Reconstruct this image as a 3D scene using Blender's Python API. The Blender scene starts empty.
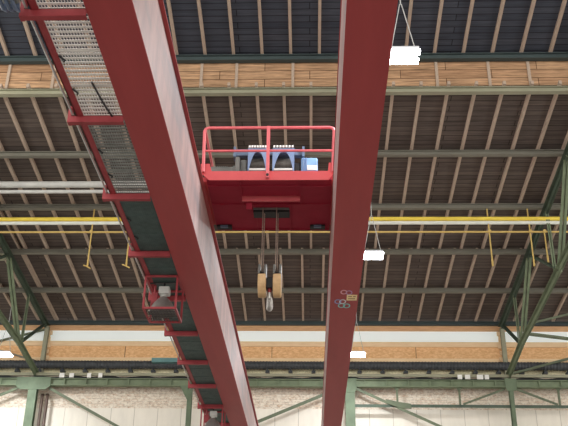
import bpy, bmesh, math, random
from mathutils import Vector, Matrix
random.seed(7)
S = bpy.context.scene
COL = S.collection

# ------------------------------------------------------------------ camera
F_PX, PITCH, YAW, ROLL, EYE = 870.8, math.radians(26.996), math.radians(1.92), math.radians(.794), 1.6
d = Vector((-math.sin(YAW)*math.cos(PITCH), math.cos(YAW)*math.cos(PITCH), math.sin(PITCH)))
rt = Vector((math.cos(YAW), math.sin(YAW), 0)); up = rt.cross(d)
ax = rt*math.cos(ROLL) + up*math.sin(ROLL); ay = -rt*math.sin(ROLL) + up*math.cos(ROLL)
cam = bpy.data.cameras.new('camera'); co = bpy.data.objects.new('camera', cam); COL.objects.link(co)
cam.sensor_width = 36; cam.lens = F_PX/568*36; cam.clip_end = 300
M = Matrix((ax, ay, -d)).transposed().to_4x4(); M.translation = (0, 0, EYE)
co.matrix_world = M
S.camera = co
def pixel_of(x, y, z):          # only used to word the labels (left / right of a girder)
    v = Vector((x, y, z-EYE)); c = v.dot(d)
    return 284 + F_PX*v.dot(ax)/c, 213 - F_PX*v.dot(ay)/c

# ------------------------------------------------------------------ materials
def lin(c):
    return tuple(((v/255)/12.92 if v/255 <= .04045 else ((v/255+.055)/1.055)**2.4) for v in c) + (1,)
def base_mat(name, rough=.6, metal=0, spec=.4):
    m = bpy.data.materials.new(name); m.use_nodes = True
    nt = m.node_tree; b = nt.nodes['Principled BSDF']
    b.inputs['Roughness'].default_value = rough; b.inputs['Metallic'].default_value = metal
    b.inputs['Specular IOR Level'].default_value = spec
    return m, nt, b
def ramp(nt, fac, c1, c2, a=.3, b=.7):
    r = nt.nodes.new('ShaderNodeValToRGB'); e = r.color_ramp.elements
    e[0].position = a; e[0].color = c1; e[1].position = b; e[1].color = c2
    nt.links.new(fac, r.inputs[0]); return r.outputs[0]
def coords(nt, scale=(1, 1, 1), order='XYZ'):
    t = nt.nodes.new('ShaderNodeNewGeometry').outputs['Position']
    if order != 'XYZ':
        s = nt.nodes.new('ShaderNodeSeparateXYZ'); c = nt.nodes.new('ShaderNodeCombineXYZ'); nt.links.new(t, s.inputs[0])
        for i, k in enumerate(order): nt.links.new(s.outputs[k], c.inputs[i])
        t = c.outputs[0]
    m = nt.nodes.new('ShaderNodeMapping'); m.inputs['Scale'].default_value = scale
    nt.links.new(t, m.inputs[0]); return m.outputs[0]
def local(nt, scale=(1, 1, 1)):
    t = nt.nodes.new('ShaderNodeTexCoord').outputs['Object']
    m = nt.nodes.new('ShaderNodeMapping'); m.inputs['Scale'].default_value = scale
    nt.links.new(t, m.inputs[0]); return m.outputs[0]
def noise(nt, vec, scale=5, detail=4, rough=.6):
    n = nt.nodes.new('ShaderNodeTexNoise'); n.inputs['Scale'].default_value = scale
    n.inputs['Detail'].default_value = detail; n.inputs['Roughness'].default_value = rough
    nt.links.new(vec, n.inputs['Vector']); return n.outputs['Fac']
def mixc(nt, fac, a, b, mode='MIX'):
    m = nt.nodes.new('ShaderNodeMix'); m.data_type = 'RGBA'; m.blend_type = mode
    for s, v in ((m.inputs[0], fac), (m.inputs[6], a), (m.inputs[7], b)):
        if hasattr(v, 'is_linked'): nt.links.new(v, s)
        else: s.default_value = v
    return m.outputs[2]
def paint(name, c1, c2=None, scale=(1, 1, 1), nscale=3, rough=.55, metal=0, spec=.4, bump=0, loc=True):
    m, nt, b = base_mat(name, rough, metal, spec)
    c1 = lin(c1); c2 = lin(c2) if c2 else tuple(v*.85 for v in c1[:3]) + (1,)
    n = noise(nt, local(nt, scale) if loc else coords(nt, scale), nscale)
    nt.links.new(ramp(nt, n, c1, c2), b.inputs['Base Color'])
    if bump:
        bp = nt.nodes.new('ShaderNodeBump'); bp.inputs['Strength'].default_value = bump
        nt.links.new(n, bp.inputs['Height']); nt.links.new(bp.outputs[0], b.inputs['Normal'])
    return m
def planks(name, c1, c2, joint, width, height, order, rough=.8, gap=.012, grain=(1.5, 20, 20), var=.5):
    m, nt, b = base_mat(name, rough, 0, .2)
    v = coords(nt, (1, 1, 1), order)
    br = nt.nodes.new('ShaderNodeTexBrick'); nt.links.new(v, br.inputs['Vector'])
    br.inputs['Scale'].default_value = 1; br.inputs['Brick Width'].default_value = width
    br.inputs['Row Height'].default_value = height; br.inputs['Mortar Size'].default_value = gap
    br.inputs['Mortar Smooth'].default_value = .2
    br.inputs['Color1'].default_value = lin(c1); br.inputs['Color2'].default_value = lin(c2); br.inputs['Mortar'].default_value = lin(joint)
    mp = nt.nodes.new('ShaderNodeMapping'); mp.inputs['Scale'].default_value = grain; nt.links.new(v, mp.inputs[0])
    n = noise(nt, mp.outputs[0], 1, 5, .65)
    g = ramp(nt, n, (1-var, 1-var, 1-var, 1), (1+var*.6, 1+var*.6, 1+var*.6, 1), .3, .75)
    nt.links.new(mixc(nt, 1.0, br.outputs['Color'], g, 'MULTIPLY'), b.inputs['Base Color'])
    return m
def emit(name, c, s):
    m = bpy.data.materials.new(name); m.use_nodes = True; nt = m.node_tree
    b = nt.nodes['Principled BSDF']; b.inputs['Base Color'].default_value = (.9, .9, .9, 1)
    b.inputs['Emission Color'].default_value = c; b.inputs['Emission Strength'].default_value = s
    return m

girder_red = paint('girder_red', (176, 74, 76), (164, 67, 70), (2.0, .25, 2), 1.2, .55, spec=.3)
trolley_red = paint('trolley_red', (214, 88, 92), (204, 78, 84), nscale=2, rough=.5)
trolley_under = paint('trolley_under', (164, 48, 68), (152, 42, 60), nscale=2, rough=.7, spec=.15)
rail_red = paint('rail_red', (226, 114, 120), (214, 102, 110), nscale=4, rough=.45)
bracket_red = paint('bracket_red', (168, 66, 72), (146, 54, 60), nscale=3, rough=.55)
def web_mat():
    m, nt, b = base_mat('pale_web_paint', .55, 0, .4)  # pale pink-grey web colour with streaks and greyer patches
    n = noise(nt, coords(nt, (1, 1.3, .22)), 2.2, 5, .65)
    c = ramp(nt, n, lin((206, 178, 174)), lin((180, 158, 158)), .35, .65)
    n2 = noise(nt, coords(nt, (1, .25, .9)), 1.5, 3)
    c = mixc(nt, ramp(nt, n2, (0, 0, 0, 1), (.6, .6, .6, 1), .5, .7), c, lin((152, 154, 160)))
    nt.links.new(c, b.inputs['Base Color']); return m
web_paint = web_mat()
green = paint('green_steel', (124, 138, 110), (102, 115, 92), nscale=2.5, rough=.6)
column_green = paint('column_green', (106, 122, 98), (90, 104, 83), nscale=2.5, rough=.65)
pale_green = paint('pale_green_steel', (160, 160, 138), (146, 146, 124), (.4, 1, 1), 3, .65)
dark_green = paint('dark_green_steel', (82, 98, 82), (62, 76, 66), nscale=2, rough=.6)
brace_green = paint('brace_green', (106, 116, 92), (88, 98, 80), nscale=2, rough=.6)
grey_green = paint('grey_green_steel', (130, 129, 118), (116, 115, 105), (.4, 1, 1), 2, .65)
slate_steel = paint('slate_steel', (70, 84, 84), (60, 72, 74), (.4, 1, 1), 2, .65)
rafter_wood = paint('rafter_wood', (196, 178, 160), (172, 155, 140), (6, .6, 6), 3, .8, spec=.2)
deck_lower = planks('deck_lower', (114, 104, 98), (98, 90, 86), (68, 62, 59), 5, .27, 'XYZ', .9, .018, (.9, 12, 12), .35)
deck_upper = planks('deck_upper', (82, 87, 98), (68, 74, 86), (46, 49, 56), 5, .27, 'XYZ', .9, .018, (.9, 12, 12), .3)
plywood = planks('weathered_plywood', (206, 168, 132), (176, 138, 106), (112, 84, 64), 3.2, .36, 'XZY', .8, .014, (1.1, 14, 14), .55)
def osb_mat():
    m, nt, b = base_mat('osb', .8, 0, .2)
    n = noise(nt, coords(nt, (3, 3, 7)), 2.2, 4, .7)
    nt.links.new(ramp(nt, n, lin((222, 170, 118)), lin((250, 208, 158)), .36, .66), b.inputs['Base Color']); return m
osb = osb_mat()
trim_wood = paint('trim_wood', (250, 222, 184), (236, 204, 160), (.6, 4, 4), 3, .75, loc=False)
fascia_wood = paint('eave_wood', (228, 184, 140), (206, 162, 120), (.6, 4, 4), 3, .8, loc=False)
clerestory = paint('translucent_sheet', (240, 246, 244), (228, 236, 234), (.5, 1, 1), 2, .3, loc=False)
def brick_mat():
    m, nt, b = base_mat('flaking_whitewashed_brick', .9, 0, .2)
    v = coords(nt, (1, 1, 1), 'XZY')
    br = nt.nodes.new('ShaderNodeTexBrick'); nt.links.new(v, br.inputs['Vector'])
    br.inputs['Scale'].default_value = 1; br.inputs['Brick Width'].default_value = .36; br.inputs['Row Height'].default_value = .13
    br.inputs['Mortar Size'].default_value = .016
    br.inputs['Color1'].default_value = lin((206, 180, 156)); br.inputs['Color2'].default_value = lin((224, 212, 196)); br.inputs['Mortar'].default_value = lin((186, 172, 156))
    n = noise(nt, coords(nt, (2.2, 2, 4.5)), 2.2, 6, .75)
    c = mixc(nt, ramp(nt, n, (0, 0, 0, 1), (1, 1, 1, 1), .42, .6), br.outputs['Color'], lin((238, 230, 216)))
    n3 = noise(nt, coords(nt, (3, 2, 6)), 3.1, 4, .7)
    c = mixc(nt, ramp(nt, n3, (0, 0, 0, 1), (.8, .8, .8, 1), .56, .7), c, lin((142, 106, 84)))
    nt.links.new(c, b.inputs['Base Color']); return m
brick = brick_mat()
white_panel = planks('white_wall_panel', (238, 232, 220), (232, 226, 214), (196, 190, 178), 1.15, 40, 'XZY', .7, .018, (2.5, .6, 2), .08)
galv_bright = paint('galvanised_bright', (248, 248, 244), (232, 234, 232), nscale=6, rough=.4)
galv_mid = paint('galvanised_mid', (150, 156, 152), (112, 120, 118), nscale=6, rough=.5)
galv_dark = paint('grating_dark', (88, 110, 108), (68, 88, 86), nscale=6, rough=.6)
silver = paint('silver_pipe', (206, 208, 204), (190, 192, 190), nscale=3, rough=.4)
yellow = paint('yellow_pipe', (246, 222, 92), (236, 208, 80), nscale=3, rough=.5)
ochre = paint('ochre_pipe', (214, 186, 112), (196, 168, 98), nscale=3, rough=.55)
pale_pipe = paint('pale_grey_pipe', (236, 240, 232), (222, 228, 220), nscale=3, rough=.5)
black = paint('black_rubber', (38, 40, 42), (28, 30, 32), nscale=5, rough=.6)
duct_dark = paint('dark_corrugated', (70, 74, 78), (54, 58, 62), nscale=4, rough=.55)
teal = paint('teal_paint', (104, 146, 146), (86, 126, 128), nscale=3, rough=.5)
blue_paint = paint('blue_machine_paint', (132, 152, 186), (110, 132, 168), nscale=4, rough=.45)
blue_light = paint('light_blue_paint', (132, 172, 216), (116, 156, 204), nscale=4, rough=.4)
blue_grey = paint('blue_grey_paint', (106, 122, 146), (88, 104, 128), nscale=4, rough=.5)
machine_grey = paint('machine_grey', (132, 134, 130), (110, 114, 112), nscale=4, rough=.5)
dark_metal = paint('dark_metal', (60, 60, 62), (44, 44, 48), nscale=4, rough=.45, metal=.3)
drum_metal = paint('greasy_drum', (104, 100, 94), (78, 74, 70), (3, 3, 3), 4, .45, .3)
white_plate = paint('white_plate', (240, 240, 236), (230, 230, 226), nscale=4, rough=.5)
brass = paint('tan_sheave_guard', (216, 184, 138), (184, 150, 108), (3, 3, 3), 1.5, .5)
steel_pale = paint('bare_steel', (190, 190, 188), (160, 158, 154), nscale=5, rough=.3, metal=.6)
rope_mat = paint('wire_rope', (176, 160, 146), (138, 124, 114), (10, 10, 10), 3, .5, .2)
bell_grey = paint('lamp_bell', (132, 126, 122), (106, 100, 98), nscale=3, rough=.4)
brown_pipe = paint('brown_downpipe', (98, 80, 70), (80, 66, 58), nscale=3, rough=.5)
concrete = paint('concrete_floor', (132, 124, 118), (114, 106, 102), nscale=.6, rough=.8, loc=False)
led = emit('led_diffuser', (.92, .97, 1, 1), 16)
lamp_body = paint('lamp_body', (214, 220, 224), (196, 202, 208), nscale=3, rough=.4)
wire_mat = paint('pale_wire', (190, 192, 190), nscale=3, rough=.4)
ring_pink = paint('ring_pink', (250, 190, 205), nscale=5); ring_violet = paint('ring_violet', (200, 160, 205), nscale=5)
ring_blue = paint('ring_blue', (150, 170, 225), nscale=5); ring_white = paint('ring_white', (240, 242, 250), nscale=5); ring_teal = paint('ring_teal', (140, 225, 222), nscale=5)
plate_yellow = paint('plate_yellow', (255, 240, 190), (250, 228, 168), nscale=5)
plate_print = paint('plate_print', (176, 136, 84), nscale=5)

# ------------------------------------------------------------------ mesh helpers
CRANE = 1.0                       # the crane is drawn a tenth over size; crane parts are baked to true metres (0.9) when built
def cu(p): return Vector(p) if CRANE == 1.0 else Vector((p[0]*CRANE, p[1]*CRANE, p[2]*CRANE + .16))
class MB:
    def __init__(s): s.bm = bmesh.new()
    def poly_prism(s, pts, axis, extr):      # pts: list of 3D points, extr: vector
        e = Vector(extr); a = [s.bm.verts.new(Vector(p)) for p in pts]; b = [s.bm.verts.new(Vector(p)+e) for p in pts]
        n = len(a); s.bm.faces.new(a); s.bm.faces.new(b[::-1])
        for i in range(n): s.bm.faces.new((a[i], b[i], b[(i+1) % n], a[(i+1) % n]))
        return s
    def box(s, x0, x1, y0, y1, z0, z1):
        return s.poly_prism([(x0, y0, z0), (x1, y0, z0), (x1, y1, z0), (x0, y1, z0)], 0, (0, 0, z1-z0))
    def bar(s, p, q, w, h, upv=(0, 0, 1), off=(0, 0)):
        p, q = Vector(p), Vector(q); t = (q-p).normalized(); u = Vector(upv); sd = t.cross(u)
        if sd.length < 1e-4: u = Vector((0, 1, 0)); sd = t.cross(u)
        sd.normalize(); u = sd.cross(t).normalized(); o = p + sd*off[0] + u*off[1]
        return s.poly_prism([o-sd*w/2-u*h/2, o+sd*w/2-u*h/2, o+sd*w/2+u*h/2, o-sd*w/2+u*h/2], 0, q-p)
    def ibeam(s, p, q, w, h, t=.02, upv=(0, 0, 1)):
        s.bar(p, q, t, h-2*t, upv); s.bar(p, q, w, t, upv, (0, h/2-t/2)); return s.bar(p, q, w, t, upv, (0, -h/2+t/2))
    def twin(s, p, q, w, h, upv=(1, 0, 0), gap=.06):   # pair of angles back to back with a gap
        wl = (w-gap)/2
        for k in (-1, 1): s.bar(p, q, h, .025, upv, (0, k*gap/2)); s.bar(p, q, .025, wl, upv, (h/2-.0125, k*(gap/2+wl/2)))
        return s
    def tube(s, pts, r, n=10, r2=None):
        pts = [Vector(p) for p in pts]; rings = []; m = len(pts); ref = None
        for i, p in enumerate(pts):
            t = ((pts[min(i+1, m-1)]-p).normalized() + (p-pts[max(i-1, 0)]).normalized()).normalized()
            if ref is None: ref = Vector((0, 0, 1)) if abs(t.z) < .9 else Vector((1, 0, 0))
            sd = t.cross(ref).normalized(); u = sd.cross(t).normalized(); ref = u
            rr = r[i] if isinstance(r, (list, tuple)) else r
            rings.append([s.bm.verts.new(p + sd*math.cos(2*math.pi*k/n)*rr + u*math.sin(2*math.pi*k/n)*rr) for k in range(n)])
        for a, b in zip(rings, rings[1:]):
            for k in range(n): s.bm.faces.new((a[k], a[(k+1) % n], b[(k+1) % n], b[k]))
        s.bm.faces.new(rings[0][::-1]); s.bm.faces.new(rings[-1]); return s
    def lathe(s, c, prof, axis='Z', n=24):
        c = Vector(c); rings = []
        for r, h in prof:
            ring = []
            for k in range(n):
                a = 2*math.pi*k/n; u, v = r*math.cos(a), r*math.sin(a)
                ring.append(s.bm.verts.new(c + Vector({'Z': (u, v, h), 'X': (h, u, v), 'Y': (u, h, v)}[axis])))
            rings.append(ring)
        for a, b in zip(rings, rings[1:]):
            for k in range(n): s.bm.faces.new((a[k], a[(k+1) % n], b[(k+1) % n], b[k]))
        s.bm.faces.new(rings[0][::-1]); s.bm.faces.new(rings[-1]); return s
    def ring(s, c, R, r, sx=1, sy=1, n=24, m=6):        # ring lying in the horizontal plane
        g = []
        for i in range(n):
            a = 2*math.pi*i/n
            g.append([s.bm.verts.new(Vector(c) + Vector(((R+r*math.cos(2*math.pi*j/m))*math.cos(a)*sx, (R+r*math.cos(2*math.pi*j/m))*math.sin(a)*sy, r*.3*math.sin(2*math.pi*j/m)))) for j in range(m)])
        for i in range(n):
            for j in range(m): s.bm.faces.new((g[i][j], g[(i+1) % n][j], g[(i+1) % n][(j+1) % m], g[i][(j+1) % m]))
        return s
    def build(s, name, mat, parent=None, origin=None, smooth=False, bevel=0):
        bmesh.ops.recalc_face_normals(s.bm, faces=s.bm.faces)
        for v in s.bm.verts: v.co = cu(v.co)
        bevel *= CRANE
        o0 = cu(origin) if origin is not None else None
        if o0 is None and parent is None:
            vs = [v.co for v in s.bm.verts]; o0 = Vector((sum(v.x for v in vs)/len(vs), sum(v.y for v in vs)/len(vs), min(v.z for v in vs)))
        if o0 is None: o0 = parent_world(parent)
        bmesh.ops.translate(s.bm, verts=s.bm.verts, vec=-o0)
        me = bpy.data.meshes.new(name); s.bm.to_mesh(me); s.bm.free(); me.materials.append(mat)
        if smooth:
            for p in me.polygons: p.use_smooth = True
            try: me.set_sharp_from_angle(angle=math.radians(40))
            except Exception: pass
        o = bpy.data.objects.new(name, me); COL.objects.link(o)
        if parent is not None: o.parent = parent; o.location = o0 - parent_world(parent)
        else: o.location = o0
        if bevel:
            b = o.modifiers.new('bevel', 'BEVEL'); b.width = bevel; b.segments = 2; b.limit_method = 'ANGLE'
        return o
def parent_world(o):
    v = Vector(o.location)
    while o.parent is not None: o = o.parent; v += Vector(o.location)
    return v
def thing(name, label, cat, loc, group=None):
    o = bpy.data.objects.new(name, None); COL.objects.link(o); o.location = cu(loc); o.empty_display_size = .2
    o['label'] = label; o['category'] = cat
    if group: o['group'] = group
    return o
def tag(o, label, cat, group=None):
    o['label'] = label; o['category'] = cat
    if group: o['group'] = group
    return o
def struct(o): o['kind'] = 'structure'; return o
def dup(root, loc, label, group=None):
    r = root.copy(); COL.objects.link(r); r.location = cu(loc); r['label'] = label
    if group: r['group'] = group
    for ch in list(root.children):
        c = ch.copy(); COL.objects.link(c); c.parent = r
        for g in list(ch.children):
            e = g.copy(); COL.objects.link(e); e.parent = c
    return r
ORD = ['first', 'second', 'third', 'fourth', 'fifth', 'sixth', 'seventh', 'eighth', 'ninth', 'tenth', 'eleventh', 'twelfth', 'thirteenth', 'fourteenth', 'fifteenth']

# ------------------------------------------------------------------ setting
X0, X1 = -24.0, 20.0
WY = 42.3
struct(MB().box(-40, 36, -30, 60, -.2, 0).build('floor', concrete))
def strip(name, z0, z1, m, y=WY, th=.12, xa=X0, xb=X1): return struct(MB().box(xa, xb, y, y+th, z0, z1).build(name, m))
strip('wall_back', 0, 12.40, white_panel)
strip('wall_back_brick', 12.40, 14.05, brick, WY+.005)
strip('wall_back_sill', 14.05, 14.45, paint('pale_render', (252, 246, 212), (214, 206, 166), (5, 1, 3), 4, .8, loc=False), WY+.01)
strip('trim_1', 14.45, 14.98, trim_wood, WY+.0)
strip('wall_back_upper', 14.98, 15.57, osb, WY+.02)
strip('trim_2', 15.57, 15.83, trim_wood, WY-.05, .16)
strip('trim_3', 16.40, 16.85, fascia_wood, WY-.03, .16)
cb = clerestory.node_tree.nodes['Principled BSDF']; cb.inputs['Emission Color'].default_value = (.9, 1, 1, 1); cb.inputs['Emission Strength'].default_value = .22   # daylight behind the sheets
struct(MB().box(-13.64, -13.3, WY+.01, WY+.1, 15.83, 16.4).build('trim_8', trim_wood)); struct(MB().box(9.48, 9.84, WY+.01, WY+.1, 15.83, 16.4).build('trim_9', trim_wood))
for i, (xa, xb) in enumerate(((X0, -13.62), (-13.32, 9.5), (9.82, X1))):
    strip('window_%d' % (i+1), 15.83, 16.40, clerestory, WY+.01, .06, xa, xb)
# plain strips of OSB joints
for i, x in enumerate((-9.386, -1.93, 5.31)):
    struct(MB().box(x-.015, x+.015, WY-.0, WY+.03, 14.99, 15.56).build('trim_%d' % (i+4), paint('joint_brown', (150, 104, 66), nscale=4)))

SL = .138
def zl(y): return 22.6 - SL*y          # centre line of the lower purlins
def zu(y): return 20.58 + .2*(25.15-y)  # centre line of the upper purlins
def slab(name, ya, yb, f, off, m):
    return struct(MB().poly_prism([(X0, ya, f(ya)+off), (X0, yb, f(yb)+off), (X0, yb, f(yb)+off+.12), (X0, ya, f(ya)+off+.12)], 0, (X1-X0, 0, 0)).build(name, m))
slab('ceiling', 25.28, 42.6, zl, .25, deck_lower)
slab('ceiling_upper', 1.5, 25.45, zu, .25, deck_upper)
struct(MB().box(X0, X1, 25.28, 25.36, 19.36, 20.83).build('wall_upper', plywood))

# ------------------------------------------------------------------ purlins
PY_ = [25.09, 28.52, 31.99, 35.42, 38.86, 42.2]
PL = ['pale green steel purlin along the foot of the plywood step', 'grey-green steel purlin, second in the lower roof below the plywood step',
      'grey-green steel purlin running just above the yellow overhead pipe', 'grey-green steel purlin, next one below the thin ochre pipe',
      'grey-green steel purlin, last before the eave above the far wall', 'dark steel eave purlin directly above the wooden strip of the far wall']
for i, y in enumerate(PY_):
    m = [pale_green, grey_green, grey_green, grey_green, grey_green, slate_steel][i]
    w, h = (.2, .2) if i else (.2, .22)
    b = MB(); b.ibeam((X0, y, zl(y)), (X1, y, zl(y)), w, h, .03)
    if i == 0:
        pass
    tag(b.build('purlin', m), PL[i], 'beam', 'steel purlins under the roof')
tag(MB().ibeam((X0, 25.12, zu(25.12)), (X1, 25.12, zu(25.12)), .2, .24, .03).build('purlin', slate_steel),
    'dark slate purlin along the top edge of the plywood step', 'beam', 'steel purlins under the roof')

# ------------------------------------------------------------------ rafters
def zone(x, y, z):
    px, py = pixel_of(x, y, z)
    le = 40 + .444*py if py < 380 else 205; le -= 8
    lr = 163 + .234*py; rl = 344 - .05*py; rr = 397 - .1288*py
    return ('left' if px < le else 'hidl' if px < lr else 'mid' if px < rl else 'hidr' if px < rr else 'right'), px
def rafters(xs, ya, yb, f, words, group, w=.1, h=.14):
    xs = [x for x in xs if any(-70 < pixel_of(x, ya+(yb-ya)*k/8, f(ya+(yb-ya)*k/8))[0] < 638 and -60 < pixel_of(x, ya+(yb-ya)*k/8, f(ya+(yb-ya)*k/8))[1] < 460 for k in range(9))]
    info = {}
    for x in xs:
        ym = (max(ya, 20.8)+yb)/2; zn, px = zone(x, ym, f(ym)+.17); info.setdefault(zn, []).append(x)
    for x in xs:
        for zn, lst in info.items():
            if x in lst: break
        n = {'left': len(lst)-1-lst.index(x)}.get(zn, lst.index(x))
        nth = ORD[n] if n < len(ORD) else str(n+1)+'th'
        where = {'left': nth+' to the left of the grated walkway', 'hidl': nth+' of those crossing behind the left girder', 'mid': nth+' to the right of the left girder',
                 'hidr': nth+' of those crossing behind the right girder', 'right': nth+' to the right of the right girder'}[zn]
        o = 0
        b = MB().bar((x, ya, f(ya)+.175), (x, yb, f(yb)+.175), w, h+.01)
        tag(b.build('rafter', rafter_wood), words+', '+where, 'rafter', group)
setA = [round(2.9+.953*k, 3) for k in range(-7, 11)] + [round(-4.95-.985*k, 2) for k in range(0, 14)]
setB = [round(9.39-.975*k, 3) for k in range(-4, 29)]
setU = [round(-.68+1.02*k, 3) for k in range(-14, 15)]
rafters(sorted(setA), 24.9, 35.5, zl, 'timber rafter below the plywood step', 'timber rafters of the middle roof run')
rafters(sorted(setB), 35.5, 42.25, zl, 'timber rafter ending at the far eave', 'timber rafters of the lowest roof run')
rafters(sorted(setU), 12.0, 25.2, zu, 'timber rafter above the plywood step', 'timber rafters of the upper roof')
for x in (-13.12,):   # doubled rafter beside the left truss
    tag(MB().bar((x, 31, zl(31)+.175), (x, 42.2, zl(42.2)+.175), .07, .15).build('rafter', rafter_wood), 'extra timber rafter doubled up beside the left roof truss', 'rafter')
bw = ['next to the left frame edge', 'just left of the grated walkway', 'between left girder and trolley, leftmost there', 'second between the two girders', 'third between the two girders, nearest the right girder',
      'first right of the upper lamp', 'second right of the upper lamp', 'third right of the upper lamp']
for i, x in enumerate((-10.78, -9.15, -3.85, -2.6, -.6, 4.47, 6.3, 7.7)):
    tag(MB().box(x-.05, x+.05, 25.22, 25.285, 19.42, 20.5).build('batten', rafter_wood), 'short upright batten on the plywood step, '+bw[i], 'batten', 'battens on the plywood step')

# ------------------------------------------------------------------ trusses
def truss(x, label):
    t = thing('roof_truss', label, 'truss', (x, 41.6, 13.9))
    tc = lambda y: zl(y)-.24
    MB().twin((x, 42.2, tc(42.2)), (x, 24.8, tc(24.8)), .34, .24).build('top_chord', dark_green, t)
    bot = [(41.7, 13.86), (38.5, 14.42), (35.4, 14.68), (31.3, 15.08), (27.5, 15.5), (24.8, 15.8), (14, 17.0)]
    b = MB()
    for (y0, z0), (y1, z1) in zip(bot, bot[1:]): b.twin((x, y0, z0), (x, y1, z1), .32, .22)
    b.build('bottom_chord', green, t)
    for y0, z0, y1, z1, w, m in ((35.5, tc(35.5), 38.45, 14.45, .26, green), (28.6, tc(28.6), 31.3, 15.1, .26, green), (35.3, tc(35.3), 31.4, 15.1, .18, dark_green), (41.9, tc(41.9), 38.6, 14.46, .22, dark_green), (28.4, tc(28.4), 25, 15.75, .2, green)):
        MB().twin((x, y0, z0), (x, y1, z1), w, .1).build('diagonal', m, t)
    for y, z in ((38.86, 14.45), (31.99, 15.02), (25.0, 15.8)):
        MB().twin((x, y, tc(y)), (x, y, z), .14, .1).build('vertical_strut', green, t)
    for y, z, s in ((38.5, 14.45, .2), (31.35, 15.1, .24), (35.4, tc(35.4), .22), (28.5, tc(28.5), .22)):
        MB().box(x-.025, x+.025, y-s, y+s, z-s*.8, z+s*.8).build('gusset_plate', green, t)
    # upper roof part beyond the step
    MB().twin((x, 25.0, 19.0), (x, 25.0, zu(25)-.2), .3, .2).build('step_post', dark_green, t)
    MB().twin((x, 25.1, zu(25.1)-.26), (x, 12, zu(12)-.26), .34, .24).build('upper_chord', dark_green, t)
    return t
truss(-13.55, 'green riveted steel roof truss at the left, landing on the wide column')
truss(9.67, 'green riveted steel roof truss at the right, landing on the thin column')
# lattice bracing beside the trusses
def brace(p, q, w, h, m, label): tag(MB().bar(p, q, w, h, (0, 1, 0)).build('brace', m), label, 'brace')
brace((9.75, 41.75, 14.02), (14.1, 41.75, 15.2), .1, .16, brace_green, 'green diagonal brace rising right from the foot of the right truss')
brace((9.72, 37.3, 14.55), (14.3, 42.0, 15.75), .1, .16, brace_green, 'green brace sloping down right across the pale window strip, by the right truss')
brace((9.72, 36.2, 14.68), (14.2, 37.0, 16.05), .07, .12, brace_green, 'thin green brace rising right from the middle of the right truss')
brace((-13.5, 42.1, 16.4), (-15.9, 42.1, 15.75), .08, .12, brace_green, 'thin green brace falling left from the eave end of the left truss')
brace((-13.9, 42.1, 14.75), (-15.9, 42.1, 15.3), .07, .1, grey_green, 'thin grey brace behind the lower chord of the left truss')
brace((-13.6, 35.4, 17.35), (-15.6, 35.4, 17.2), .08, .14, pale_green, 'pale brace leaving the left truss at the frame edge, lower of two')
brace((-13.6, 35.3, 17.5), (-15.6, 35.3, 17.75), .06, .1, pale_green, 'pale brace leaving the left truss at the frame edge, upper of two')

# ------------------------------------------------------------------ far wall steelwork
BY = 41.6
rb = thing('longitudinal_beam', 'long green riveted beam running along the far wall above the bricks', 'beam', (0, BY, 13.3))
MB().ibeam((X0, BY, 13.475), (X1, BY, 13.475), .3, .36, .035).build('web_and_flanges', green, rb)
b = MB()
for k in range(40): b.box(-21.5+k*1.05-.03, -21.5+k*1.05+.03, BY-.14, BY-.01, 13.34, 13.61)
b.build('stiffener', green, rb)
b = MB().bar((X0, BY-.05, 13.87), (X1, BY-.05, 13.87), .12, .14).build('top_angle', pale_green, rb)
tag(MB().tube([(X0+(X1-X0)*i/180, BY-.02+.03*math.sin(i*1.7), 13.71+.025*math.sin(i*.9)) for i in range(181)], .065, 8).build('shadow_cable', black, smooth=True), 'added black cable run for the dark shadow gap atop the long green beam', 'cable')  # dark tube added as the shadow in the gap above the beam
cw = {-13.56: (.42, 'wide green column at the left with dark pipes beside it'), -5.85: (.22, 'narrow green column just left of the far end of the walkway'),
      1.92: (.46, 'wide green column half behind the foot of the right girder'), 9.67: (.19, 'thin green column at the right below the right truss')}
for x, (w, lb) in cw.items():
    t = thing('column', lb, 'column', (x, BY, 0))
    MB().ibeam((x, BY, 0), (x, BY, 13.3), w, .3, .03, (0, 1, 0)).bar((x, BY-.14, 0), (x, BY-.14, 13.3), w, .03, (0, 1, 0)).build('shaft', column_green, t)
    g = {-13.56: (.85, 13.08, 13.7), 1.92: (.32, 13.0, 13.7), 9.67: (.28, 13.12, 13.72)}.get(x)
    if g: MB().poly_prism([(x-g[0], BY-.17, g[2]), (x+g[0], BY-.17, g[2]), (x+g[0], BY-.17, g[1]+.18), (x+g[0]*.75, BY-.17, g[1]), (x-g[0]*.75, BY-.17, g[1]), (x-g[0], BY-.17, g[1]+.18)], 0, (0, .02, 0)).build('gusset_plate', column_green, t)
    else: MB().poly_prism([(x-.11, BY-.17, 13.3), (x-.11, BY-.17, 12.6), (x-.5, BY-.17, 13.3)], 0, (0, .02, 0)).build('gusset_plate', column_green, t)
for x, lb in ((-13.47, 'upper wall post standing above the wide left column, by jagged OSB edges'), (9.68, 'upper wall post standing above the thin right column, by jagged OSB edges')):
    t = thing('wall_post', lb, 'post', (x, 42.15, 13.7))
    MB().ibeam((x, 42.12, 13.6), (x, 42.12, 16.55), .2, .22, .03, (0, 1, 0)).build('shaft', pale_green, t)
    s = 1 if x < 0 else -1
    for k in range(6): MB().box(min(x+s*.1, x+s*(.2+.06*(k % 2))), max(x+s*.1, x+s*(.2+.06*(k % 2))), 42.2, 42.28, 14.5+k*.33, 14.5+k*.33+.2).build('packing_block', trim_wood, t)
def wb(p, q, w, m, label, cat='brace'):
    tag(MB().bar((p[0], BY+.05, p[1]), (q[0], BY+.05, q[1]), .08, w*.8, (0, 0, 1)).bar((p[0], BY+.01, p[1]), (q[0], BY+.01, q[1]), .02, w*1.1, (0, 0, 1)).build('brace' if cat == 'brace' else 'beam', m), label, cat)
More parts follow.
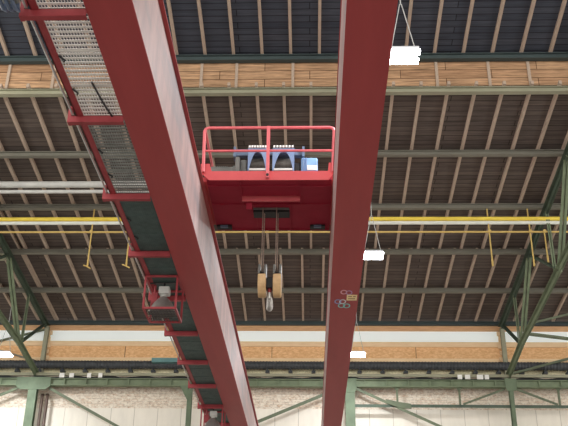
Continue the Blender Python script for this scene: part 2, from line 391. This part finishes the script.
wb((-12.8, 13.2), (-8.6, 11.0), .12, brace_green, 'green diagonal brace falling right from the wide left column')
wb((-14.35, 13.2), (-16.3, 12.35), .12, brace_green, 'green diagonal brace falling left from the wide left column')
wb((-2.75, 11.5), (1.65, 13.35), .14, brace_green, 'green diagonal brace between the feet of the two girders')
wb((2.2, 13.25), (7.2, 10.95), .12, brace_green, 'long green diagonal brace falling right from the column behind right girder')
wb((2.1, 12.4), (17, 12.4), .13, dark_green, 'dark green horizontal rail at the bottom of the bricks, right side', 'beam')
for x, lb in ((4.2, 'short upright hanger on the bricks, left of three'), (7.2, 'short upright hanger on the bricks, middle of three'), (11.95, 'short upright hanger on the bricks, right of three')):
    tag(MB().bar((x, BY+.05, 12.42), (x, BY+.05, 13.3), .09, .1, (0, 1, 0)).poly_prism([(x-.15, BY+.0, 13.3), (x+.15, BY, 13.3), (x, BY, 13.1)], 0, (0, .02, 0)).build('hanger', brace_green), lb, 'hanger', 'hangers on the bricks')
wb((7.35, 12.5), (9.4, 13.25), .09, brace_green, 'green brace rising right to the thin right column')
wb((9.95, 13.25), (11.85, 12.5), .09, brace_green, 'green brace falling right from the thin right column')
tag(MB().poly_prism([(3.65, BY-.02, 12.72), (4.2, BY-.02, 12.6), (4.85, BY-.02, 12.5), (4.85, BY-.02, 12.26), (4.3, BY-.02, 12.3), (3.65, BY-.02, 12.52)], 0, (0, .06, 0)).build('splice_plate', brace_green), 'green splice plate where diagonal meets rail right of the right girder', 'plate')
for x, lb in ((-13.17, 'dark brown downpipe close beside the wide left column'), (-12.92, 'dark brown downpipe, outer of the two beside the wide left column')):
    tag(MB().tube([(x, 41.9, 0), (x, 41.9, 12.75), (x-.06, 42.0, 12.95), (x-.06, 42.2, 13.0)], .075, 10).build('downpipe', brown_pipe, smooth=True), lb, 'pipe')
# dark corrugated duct under the OSB
n = 560; pts = [(X0+(X1-X0)*i/n, 41.98, 14.5) for i in range(n+1)]
tag(MB().tube(pts, [.19 if i % 2 else .215 for i in range(n+1)], 12).build('corrugated_duct', duct_dark), 'dark corrugated duct running along the wall below the OSB panels', 'duct')
tag(MB().box(-7.85, -6.55, 41.5, 41.8, 14.5, 14.72).build('cable_box', teal, bevel=.02), 'teal painted box in front of the dark duct, left of the walkway', 'box')
xs = [round(-15.8+1.14*k, 2) for k in range(27)]
for k, x in enumerate(xs):
    px, py = pixel_of(x, 42.1, 14.15)
    tag(MB().box(x-.1, x+.1, 41.95, WY+.02, 14.12, 14.24).box(x-.03, x+.03, 41.9, WY+.02, 14.2, 14.32).build('wall_bracket', duct_dark), 'small dark bracket under the duct, %s along from the left frame edge' % (ORD[k] if k < 15 else '%dth' % (k+1)), 'bracket', 'brackets under the dark duct')
for k, (x, w) in enumerate(((-12.2, .24), (-11.72, .22), (-10.85, .2), (-10.3, .2), (7.25, .22), (7.62, .24), (8.22, .3), (8.55, .2))):
    tag(MB().box(x-w/2, x+w/2, 41.42, 41.46, 13.68, 13.9).build('white_tag', white_plate), 'small white tag on the green beam, %s of four %s' % (ORD[k % 4], 'right of the left truss' if k < 4 else 'left of the right truss'), 'tag', 'white tags on the green beam')

# ------------------------------------------------------------------ pipes across the hall
tag(MB().tube([(X0, 32, 17.633), (X1, 32, 17.633)], .085, 12).build('overhead_pipe', yellow, smooth=True), 'bright yellow overhead pipe crossing the whole hall', 'pipe')
tag(MB().tube([(X0, 32, 17.455), (X1, 32, 17.455)], .075, 12).build('overhead_pipe', pale_pipe, smooth=True), 'pale grey pipe directly under the yellow one', 'pipe')
tag(MB().tube([(X0, 32, 17.04), (X1, 32, 17.04)], .04, 10).build('overhead_pipe', ochre, smooth=True), 'thin ochre pipe, lowest of the pipes crossing the hall', 'pipe')
tag(MB().tube([(X0, 30, 18.17), (-3.4, 30, 18.17), (-3.1, 30, 18.3), (-3.0, 30, 18.5)], .135, 14).build('overhead_pipe', silver, smooth=True), 'thick silver pipe at the left, upper of the silver pair', 'pipe')
tag(MB().tube([(X0, 30, 17.85), (-3.4, 30, 17.85), (-3.2, 30, 18.0), (-3.15, 30, 18.5)], .075, 12).build('overhead_pipe', silver, smooth=True), 'thinner silver pipe at the left, lower of the silver pair', 'pipe')
for x, zt, zb_, lb in ((7.26, 18.08, 15.53, 'ochre drop rod right of centre, left of the long right pair'), (8.9, 18.08, 15.53, 'ochre drop rod hanging in front of the right truss rafter'),
                   (9.47, 17.0, 15.7, 'short ochre drop rod beside the right truss'), (-8.97, 18.08, 15.5, 'ochre drop rod left of the walkway, outer of two'), (-7.4, 18.08, 15.53, 'ochre drop rod close to the walkway edge')):
    b = MB().tube([(x, 32, zt+.03), (x, 32, zb_+.25)], .028, 8).tube([(x, 32, zb_+.3), (x, 32, zb_)], .038, 8)
    if x < 0: b.tube([(x, 32, zb_), (x+.16, 31.9, zb_-.12)], .03, 8).tube([(x, 32, zb_), (x-.14, 31.9, zb_+.02)], .03, 8)
    b.tube([(x, 32, 17.04), (x, 31.9, 17.04)], .07, 8)
    tag(b.build('drop_rod', ochre, smooth=True), lb, 'rod', 'drop rods on the ochre pipe')

# ------------------------------------------------------------------ bridge crane
CRANE = .9
bc = thing('bridge_crane', 'red double-girder overhead bridge crane with grated walkway spanning the hall', 'crane', (-1, 44.4, 9.55))
GZ0, GZ1, GY0, GY1 = 10.3, 11.84, -2.0, 44.4
def girder(xa, xb, oi):
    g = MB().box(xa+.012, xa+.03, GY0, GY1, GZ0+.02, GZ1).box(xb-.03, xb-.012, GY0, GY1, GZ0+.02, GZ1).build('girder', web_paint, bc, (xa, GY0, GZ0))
    MB().box(xa, xb, GY0, GY1, GZ0, GZ0+.02).build('bottom_flange', girder_red, g)
    MB().box(xa-oi[0], xb+oi[1], GY0, GY1, GZ1, GZ1+.03).build('top_flange', girder_red, g)
    MB().box((xa+xb)/2-.03, (xa+xb)/2+.03, GY0, GY1, GZ1+.03, GZ1+.09).build('trolley_rail', dark_metal, g)
    b = MB()
    for k in range(15): b.box(xa+.03, xb-.03, GY0+k*3.3, GY0+k*3.3+.02, GZ0+.02, GZ1)
    b.build('diaphragm', girder_red, g)
    MB().box(xa-.1, xb+.1, GY1-.5, GY1+.6, GZ0-.45, GZ0).build('end_saddle', girder_red, g)
    return g
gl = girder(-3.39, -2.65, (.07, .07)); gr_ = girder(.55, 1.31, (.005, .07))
MB().box(-5.2, 3.0, GY1-.2, GY1+.3, 9.55, 9.85).build('end_carriage', girder_red, bc)
# walkway
wx0, wx1, wz = -4.24, -3.39, 10.36
YB = [7.4, 10.32, 13.26, 16.25, 19.2, 22.14, 25.05, 27.95, 30.8, 33.74, 36.65, 39.5, 42.4]
MB().box(wx0-.02, wx0+.11, 4.6, 43.6, wz-.02, wz).box(wx0-.02, wx0, 4.6, 43.6, wz-.02, wz+.16).build('edge_channel', bracket_red, bc)
MB().tube([(-4.33, 4.6, wz+.02), (-4.33, 43.6, wz+.02)], .022, 8).build('conduit', silver, bc, smooth=True)
MB().tube([(-4.27, 4.6, wz+.22), (-4.27, 43.6, wz+.22)], .03, 8).build('walkway_handrail', bracket_red, bc, smooth=True)
for y in YB:
    br = MB().box(-4.36, wx1, y-.01, y, wz-.13, wz+.0).box(-4.36, wx1, y-.01, y+.1, wz-.14, wz-.13).box(-4.36, wx1, y-.01, y+.1, wz-.01, wz).build('bracket', bracket_red, bc)
    MB().box(-4.42, -4.36, y-.01, y+.12, wz-.14, wz+.2).build('end_plate', bracket_red, br)
for k, (ya, yb) in enumerate(zip(YB, YB[1:])):
    m = galv_bright if yb < 11 else galv_bright if yb < 14 else galv_mid if yb < 17 else galv_dark  # grating tone steps from bright through mid to dark along the walkway
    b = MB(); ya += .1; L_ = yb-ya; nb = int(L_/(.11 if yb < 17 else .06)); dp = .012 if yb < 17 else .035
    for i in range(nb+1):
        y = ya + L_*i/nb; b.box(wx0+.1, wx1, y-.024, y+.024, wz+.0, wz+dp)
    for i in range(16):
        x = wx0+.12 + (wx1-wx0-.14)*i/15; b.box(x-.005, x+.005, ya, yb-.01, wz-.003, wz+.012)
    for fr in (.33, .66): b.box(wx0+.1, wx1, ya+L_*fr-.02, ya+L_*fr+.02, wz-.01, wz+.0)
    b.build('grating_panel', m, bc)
    for fr in (.36, .69):
        if yb < 20: MB().tube([(wx0+.13, ya+L_*fr, wz-.03), (wx0+.19, ya+L_*fr+.12, wz-.03), (wx0+.17, ya+L_*fr+.16, wz-.03)], .018, 6).build('cable_clip', black, bc)
MB().tube([(-3.74, 12.2, wz-.02), (-3.66, 12.8, wz-.05), (-3.6, 13.3, wz-.02)], .02, 6).build('cable', black, bc)
# rings and plate stuck under the right girder
sx = GZ0-.004
for c, R, m, sxx in (((.9, 21.72, sx), .075, ring_pink, 1), ((1.04, 21.76, sx), .075, ring_violet, 1), ((.76, 22.42, sx), .08, ring_blue, 1), ((.89, 22.42, sx), .08, ring_white, 1), ((.87, 22.72, sx), .085, ring_teal, 1), ((1.01, 22.74, sx), .085, ring_teal, 1)):
    MB().ring(c, R, .016, 1, 1.75).build('ring_sticker', m, bc)
pl = MB().box(.99, 1.27, 21.92, 22.32, sx-.004, GZ0).build('plate', plate_yellow, bc)
MB().box(1.03, 1.13, 22.0, 22.06, sx-.006, sx-.003).box(1.16, 1.23, 22.0, 22.06, sx-.006, sx-.003).box(1.03, 1.22, 22.16, 22.22, sx-.006, sx-.003).build('plate_marks', plate_print, pl)
# runway under the far end
CRANE = 1.0
rw = thing('crane_runway', 'green runway beam on brackets carrying the far end of the crane', 'beam', (0, 40.1, 7.7))
MB().ibeam((X0, 40.1, 8.42), (X1, 40.1, 8.42), .3, .66, .04).build('runway_girder', green, rw)
for x in cw: MB().box(x-.15, x+.15, 39.9, 41.7, 7.7, 8.09).build('corbel', green, rw)

# ------------------------------------------------------------------ trolley
CRANE = .9
tr = thing('crane_trolley', 'red crane trolley with front railing and blue hoist drums between the girders', 'trolley', (-1, 18.44, 11.93))
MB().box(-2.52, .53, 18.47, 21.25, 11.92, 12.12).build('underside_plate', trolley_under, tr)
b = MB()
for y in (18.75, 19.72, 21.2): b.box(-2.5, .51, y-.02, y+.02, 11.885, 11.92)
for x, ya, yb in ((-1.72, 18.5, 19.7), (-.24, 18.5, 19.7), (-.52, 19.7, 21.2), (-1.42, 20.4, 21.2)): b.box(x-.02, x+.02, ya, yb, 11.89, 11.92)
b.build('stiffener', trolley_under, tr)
fa = [(-2.45, 11.9), (.45, 11.9), (.56, 12.08), (.585, 12.38), (.46, 12.38), (.44, 12.15), (-2.4, 12.15), (-2.46, 12.36), (-2.68, 12.36), (-2.64, 12.08)]
fo = MB()
fo.poly_prism([(x, 18.44, z) for x, z in [fa[0], fa[1], fa[2], fa[5], fa[6], fa[9]]], 0, (0, .03, 0))
fo.poly_prism([(x, 18.44, z) for x, z in [fa[2], fa[3], fa[4], fa[5]]], 0, (0, .03, 0))
fo.poly_prism([(x, 18.44, z) for x, z in [fa[9], fa[6], fa[7], fa[8]]], 0, (0, .03, 0))
fo = fo.build('front_fascia', trolley_red, tr)
for x in (-1.03,): MB().lathe((x, 18.34, 12.0), [(.035, 0), (.035, .03)], 'Y', 10).build('bolt', black, fo)
rr = MB()
r_ = .04
rr.tube([(-2.6, 18.4, 12.1), (-2.63, 18.4, 13.26), (-2.6, 18.4, 13.34), (-2.52, 18.4, 13.37), (.5, 18.4, 13.37), (.58, 18.4, 13.34), (.61, 18.4, 13.26), (.56, 18.4, 12.1)], r_, 10)
rl = rr.build('railing', rail_red, tr, smooth=True)
MB().tube([(-2.61, 18.4, 12.70), (.59, 18.4, 12.70)], .03, 8).build('mid_rail', rail_red, rl, smooth=True)
MB().box(-1.07, -.99, 18.36, 18.43, 11.93, 13.4).build('middle_post', rail_red, rl)
for x in (-2.62, .6): MB().tube([(x, 18.45, 13.33), (x, 20.9, 13.33)], .035, 8).tube([(x, 20.9, 12.1), (x, 20.9, 13.33)], .035, 8).build('side_rail', rail_red, rl, smooth=True)
for xa, xb in ((-3.22, -2.72), (.63, 1.2)):
    e = MB().box(xa, xb, 18.6, 21.2, 12.06, 12.36).build('end_carriage', trolley_red, tr, bevel=.02)
    xm = (-3.02 if xa < 0 else .93)
    for y in (18.95, 20.85): MB().lathe((xm, y, 12.08), [(.15, -.06), (.15, .06)], 'X', 20).build('wheel', dark_metal, e)
    MB().box(min(xb, -.0) if xa < 0 else .5, -2.5 if xa < 0 else xa, 18.7, 21.1, 12.0, 12.12).build('end_tie', trolley_red, e)
# underside fittings
MB().box(-1.7, -.25, 19.3, 19.34, 11.78, 11.9).box(-1.7, -.25, 19.3, 19.5, 11.89, 11.92).build('rope_guide_beam', rail_red, tr)
MB().box(-1.6, -1.46, 19.4, 19.44, 11.6, 11.9).build('limit_switch_bracket', trolley_under, tr)
MB().box(-1.46, -.53, 19.95, 20.3, 11.80, 11.915).build('rope_slot', black, tr)
MB().box(-1.46, -.53, 19.93, 19.95, 11.86, 11.915).build('slot_lip', machine_grey, tr)
for x in (-2.3, .2): MB().box(x-.2, x+.2, 20.92, 21.12, 11.86, 11.915).build('wheel_pocket', black, tr)
for x in (-2.3, .2): MB().box(x-.1, x+.1, 20.9, 20.98, 11.84, 11.9).build('drive_motor', blue_grey, tr)
# hoist
ho = MB().lathe((-1.13, 20.05, 12.9), [(.14, -.6), (.14, -.52), (.26, -.51), (.26, -.48), (.22, -.46), (.22, .7), (.26, .72), (.26, .75), (.14, .76), (.14, .86)], 'X', 28).build('hoist_drum', drum_metal, tr, smooth=True)
def drum_frame(xa, xb):
    w = xb-xa; z0, z1, zb = 12.25, 13.3, 12.62; fr = MB()
    n = 14; xm = (xa+xb)/2; arch = []
    for i in range(n+1):
        u = -1+2*i/n; arch.append((xm + .44*w*math.copysign(abs(u)**.62, u), zb + .53*(1-abs(u)**1.7)))
    for y in (19.2, 20.45):
        top = [(xa + w*i/n, z1) for i in range(n+1)]
        for i in range(n):
            fr.poly_prism([(arch[i][0], y, arch[i][1]), (arch[i+1][0], y, arch[i+1][1]), (top[i+1][0], y, top[i+1][1]), (top[i][0], y, top[i][1])], 0, (0, .05, 0))
        fr.poly_prism([(xa+.01*w, y, z0), (arch[0][0], y, z0), (arch[0][0], y, zb), (xa, y, z1)], 0, (0, .05, 0))
        fr.poly_prism([(arch[n][0], y, z0), (xb-.01*w, y, z0), (xb, y, z1), (arch[n][0], y, zb)], 0, (0, .05, 0))
    fr.box(xa, xb, 19.2, 20.5, z1-.04, z1)
    f = fr.build('drum_frame', blue_paint, tr)
    MB().lathe((xm, 19.62, 12.98), [(.12, -w*.42), (.19, -w*.38), (.19, w*.38), (.12, w*.42)], 'X', 20).build('motor_housing', drum_metal, f, smooth=True)
    MB().box(xa+.08*w, xb-.08*w, 19.15, 19.32, 12.58, 12.64).build('base_ledge', silver, f)
    MB().box(xa+.1*w, xb-.1*w, 19.25, 20.4, 12.12, 12.62).build('drip_tray', dark_metal, f)
    for i in range(7):
        x = xa + w*(.08+.14*i); MB().box(x-.025, x+.025, 19.17, 19.23, z1-.03, z1+.03).build('cover_bolt', white_plate, f)
    return f
drum_frame(-1.59, -1.095); drum_frame(-.96, -.40)
MB().box(-1.98, -.17, 19.5, 19.66, 13.22, 13.42).build('tie_beam', blue_grey, tr, bevel=.02)
for x in (-1.96, -.17): MB().box(x-.03, x+.03, 19.44, 19.7, 13.16, 13.46).build('beam_cap', blue_grey, tr)
gb = MB().box(-.23, .2, 19.3, 20.1, 12.12, 13.04).build('gearbox', blue_light, tr, bevel=.04)
MB().box(-.07, .185, 19.28, 19.30, 12.66, 12.8).build('gearbox_plate', white_plate, gb)
MB().box(-.17, -.15, 19.27, 19.32, 12.12, 13.02).box(-.1, -.08, 19.27, 19.32, 12.12, 13.02).build('gearbox_rib', blue_paint, gb)
MB().box(-.4, -.25, 19.4, 20.2, 12.12, 12.95).build('brake_housing', dark_metal, tr, bevel=.03)
mo = MB().lathe((-2.3, 19.6, 12.76), [(.1, -.3), (.16, -.26), (.16, .3), (.19, .31), (.19, .38)], 'X', 20).build('travel_motor', machine_grey, tr, smooth=True)
for k in range(8): MB().lathe((-2.5+k*.05, 19.6, 12.76), [(.175, -.008), (.175, .008)], 'X', 20).build('cooling_fin', machine_grey, mo)
MB().box(-2.45, -2.05, 19.4, 19.8, 12.12, 12.62).build('motor_foot', dark_metal, mo)
MB().box(-1.92, -1.8, 19.3, 19.9, 12.12, 13.08).build('bearing_block', machine_grey, tr, bevel=.03)
MB().box(-1.8, -1.64, 19.5, 20.1, 12.12, 13.1).build('coupling_guard', machine_grey, tr, bevel=.03)

# ------------------------------------------------------------------ ropes and hook block
for x, lb in ((-1.19, 'left wire rope pair from the trolley to the hook block'), (-.84, 'right wire rope pair from the trolley to the hook block')):
    tag(MB().tube([(x-.018, 19.93, 12.0), (x-.018, 19.88, 10.1)], .013, 8).tube([(x+.018, 20.05, 12.0), (x+.018, 20.0, 10.1)], .013, 8).build('hoist_rope', rope_mat, smooth=True), lb, 'rope', 'hoist ropes')
hb = thing('hook_block', 'hook block with two tan sheave guards and steel hook hanging below trolley', 'hook block', (-1.0, 19.95, 9.16))
def stadium(x0, x1, z0, z1, half, a0, a1, ext=0):
    return None
for xc in (-1.18, -.81):
    zc = 9.78; R = .33; pts = []
    for i in range(13): a = math.pi + math.pi*i/12; pts.append((19.94+R*math.cos(a), zc+R*math.sin(a)))
    tan = pts + [(19.94+R*.98, 9.95), (19.94-R*.98, 9.95)]
    g = MB().poly_prism([(xc-.1, y, z) for y, z in tan], 0, (.2, 0, 0)).build('sheave_guard', brass, hb, bevel=.03)
    upc = [(19.94-R*.98, 9.95), (19.94+R*.98, 9.95), (19.94+.14, 10.27), (19.94-.14, 10.27)]
    MB().poly_prism([(xc-.1, y, z) for y, z in upc], 0, (.05, 0, 0)).poly_prism([(xc+.05, y, z) for y, z in upc], 0, (.05, 0, 0)).build('cheek_plate', machine_grey, g)
    MB().lathe((xc, 19.94, 9.9), [(.24, -.045), (.2, -.02), (.2, .02), (.24, .045)], 'X', 24).build('sheave', dark_metal, g)
MB().tube([(-1.12, 19.94, 9.8), (-.87, 19.94, 9.8)], .1, 14).box(-1.08, -.91, 19.82, 20.06, 9.66, 9.92).build('crosshead', black, hb)
MB().tube([(-.995, 19.94, 9.7), (-.995, 19.94, 9.56)], .05, 12).build('shank_nut', bracket_red, hb)
hp = []; hr = []
for i in range(19):
    a = math.radians(95 - 285*i/18); hp.append((-.995, 19.94+.125*math.cos(a)*1.0, 9.3+.135*math.sin(a))); hr.append(.055+.03*math.sin(math.pi*min(1, i/15))-(.035 if i > 16 else 0))
MB().tube([(-.995, 19.94, 9.62), (-.995, 19.94, 9.5)] + hp, [.05, .05] + hr, 12).build('hook', steel_pale, hb, smooth=True)

# ------------------------------------------------------------------ floodlights in cages under the walkway
fl = thing('floodlight', 'bell-shaped floodlight in a red cage under the walkway, the nearer one', 'floodlight', (-3.83, 21.2, 10.36))
cx0, cx1, cy0, cy1, cz0, cz1 = -4.24, -3.42, 20.7, 21.75, 9.45, 10.35
b = MB()
for x in (cx0, cx1):
    for y in (cy0, cy1): b.bar((x, y, cz0), (x, y, cz1), .05, .05)
    for z in (cz0, cz1-.03): b.bar((x, cy0, z), (x, cy1, z), .05, .05)
for z in (cz0, cz1-.03):
    for y in (cy0, cy1): b.bar((cx0-.025, y, z), (cx1+.025, y, z), .05, .05)
cg = b.build('cage', bracket_red, fl)
b = MB()
for i in range(9):
    x = cx0+.08+(cx1-cx0-.16)*i/8; b.bar((x, cy0, cz0), (x, cy1, cz0), .012, .012)
    y = cy0+(cy1-cy0)*i/8; b.bar((cx0, y, cz0+.01), (cx1, y, cz0+.01), .012, .012)
b.build('mesh_guard', dark_metal, cg)
MB().lathe((-3.83, 21.22, 9.5), [(.36, 0), (.37, .02), (.33, .12), (.24, .27), (.13, .4), (.09, .44)], 'Z', 28).build('reflector_bell', bell_grey, fl, smooth=True)
MB().lathe((-3.83, 21.22, 9.93), [(.07, 0), (.07, .1)], 'Z', 16).build('lamp_neck', silver, fl)
MB().box(-3.95, -3.68, 21.06, 21.34, 10.0, 10.2).build('ballast_box', silver, fl, bevel=.02)
MB().bar((-3.83, 21.22, 10.2), (-3.83, 21.22, 10.36), .05, .05).box(-4.24, -3.42, 21.18, 21.26, 10.33, 10.36).build('hanger_bar', dark_metal, fl)
MB().box(-4.16, -4.02, 21.3, 21.42, 9.8, 10.1).tube([(-4.1, 21.36, 10.1), (-4.1, 21.36, 10.34)], .03, 8).build('junction_box', bracket_red, fl)
dup(fl, (-3.83, 34.15, 10.36), 'floodlight in a red cage at the far end of the walkway, cut by frame bottom')

# cable tray bundle at the walkway's outer edge, top left
cbn = thing('cable_carrier', 'grey cable carrier bundle on the walkway edge in the top left', 'cable carrier', (-4.55, 10.0, 10.3))
MB().box(-4.62, -4.37, 9.6, 10.15, 10.3, 10.5).build('carrier_box', machine_grey, cbn, bevel=.03)
for k in range(3): MB().tube([(-4.6+k*.1, 10.12, 10.34), (-4.59+k*.09, 10.25, 10.26), (-4.58+k*.09, 10.1, 10.18), (-4.59+k*.09, 9.8, 10.22), (-4.6+k*.1, 9.6, 10.34)], .03, 8).build('cable_loop', blue_grey, cbn, smooth=True)

CRANE = 1.0
# ------------------------------------------------------------------ hanging lamps
LX = 2.16
def lamp_proto(loc, label):
    t = thing('hanging_lamp', label, 'lamp', loc, 'hanging white lamps')
    x, y, z = loc
    MB().box(x-.33, x+.33, y-.26, y+.26, z+.05, z+.11).build('housing', lamp_body, t)
    for k in (-1, 1): MB().box(x-.36, x+.36, y+k*.17-.085, y+k*.17+.085, z-.03, z+.05).build('light_bar', led, t, bevel=.015)
    MB().tube([(x-.3, y, z+.1), (x-.02, y, z+1.55)], .012, 6).tube([(x+.3, y, z+.1), (x+.02, y, z+1.55)], .012, 6).build('suspension_wire', wire_mat, t)
    return t
l1 = lamp_proto((LX, 16.29, 13.93), 'bright white lamp hanging top right beside the right girder, the largest')
def pole(x, y, z0, z1, lb): tag(MB().tube([(x, y, z0), (x, y, z1)], .014, 6).build('drop_wire', wire_mat), lb, 'wire', 'lamp drop wires')
lamps = [(LX, 27.46, 13.93, 'bright white lamp hanging right of the right girder, at mid height'), (LX, 38.5, 13.93, 'bright white lamp low beside the right girder, before the OSB panels'),
         (-14.25, 38.7, 13.95, 'bright white lamp at the left frame edge behind the left truss'), (-13.2, 21.8, 18.4, 'unseen lamp added out of frame at the left, high beside the plywood step')]
allp = [(LX, 16.29, 13.93)]
for x, y, z, lb in lamps: dup(l1, (x, y, z), lb, 'hanging white lamps'); allp.append((x, y, z))
wn = ['of the large top right lamp', 'of the mid-height lamp', 'of the lamp before the OSB panels', 'of the lamp at the left frame edge', 'of the added out-of-frame lamp']
for (x, y, z), w in zip(allp, wn):
    zr = (zl(y) if y > 25.2 else zu(y)) + .2
    pole(x, y, z+1.54, zr, 'thin drop wire '+w)
    if z > 16: L = bpy.data.lights.new('lamp_light', 'POINT'); L.energy = 420; L.shadow_soft_size = .3; L.color = (1, .93, .82)  # unseen lamp added for the warm glow on the upper left roof
    else: L = bpy.data.lights.new('lamp_light', 'AREA'); L.shape = 'RECTANGLE'; L.size = .7; L.size_y = .4; L.energy = 350; L.color = (.95, .98, 1)
    lo = bpy.data.objects.new('lamp_light', L); COL.objects.link(lo); lo.location = (x, y, z-(.3 if z > 16 else .04))

# ------------------------------------------------------------------ even world fill light; hall ends and sides left unbuilt to let it in
w = bpy.data.worlds.new('world'); S.world = w; w.use_nodes = True
bg = w.node_tree.nodes['Background']; bg.inputs[0].default_value = (1, .96, .9, 1); bg.inputs[1].default_value = 2.25
S.view_settings.view_transform = 'Standard'; S.view_settings.look = 'None'; S.view_settings.gamma = 1; S.view_settings.use_curve_mapping = False
S.view_settings.exposure = 0
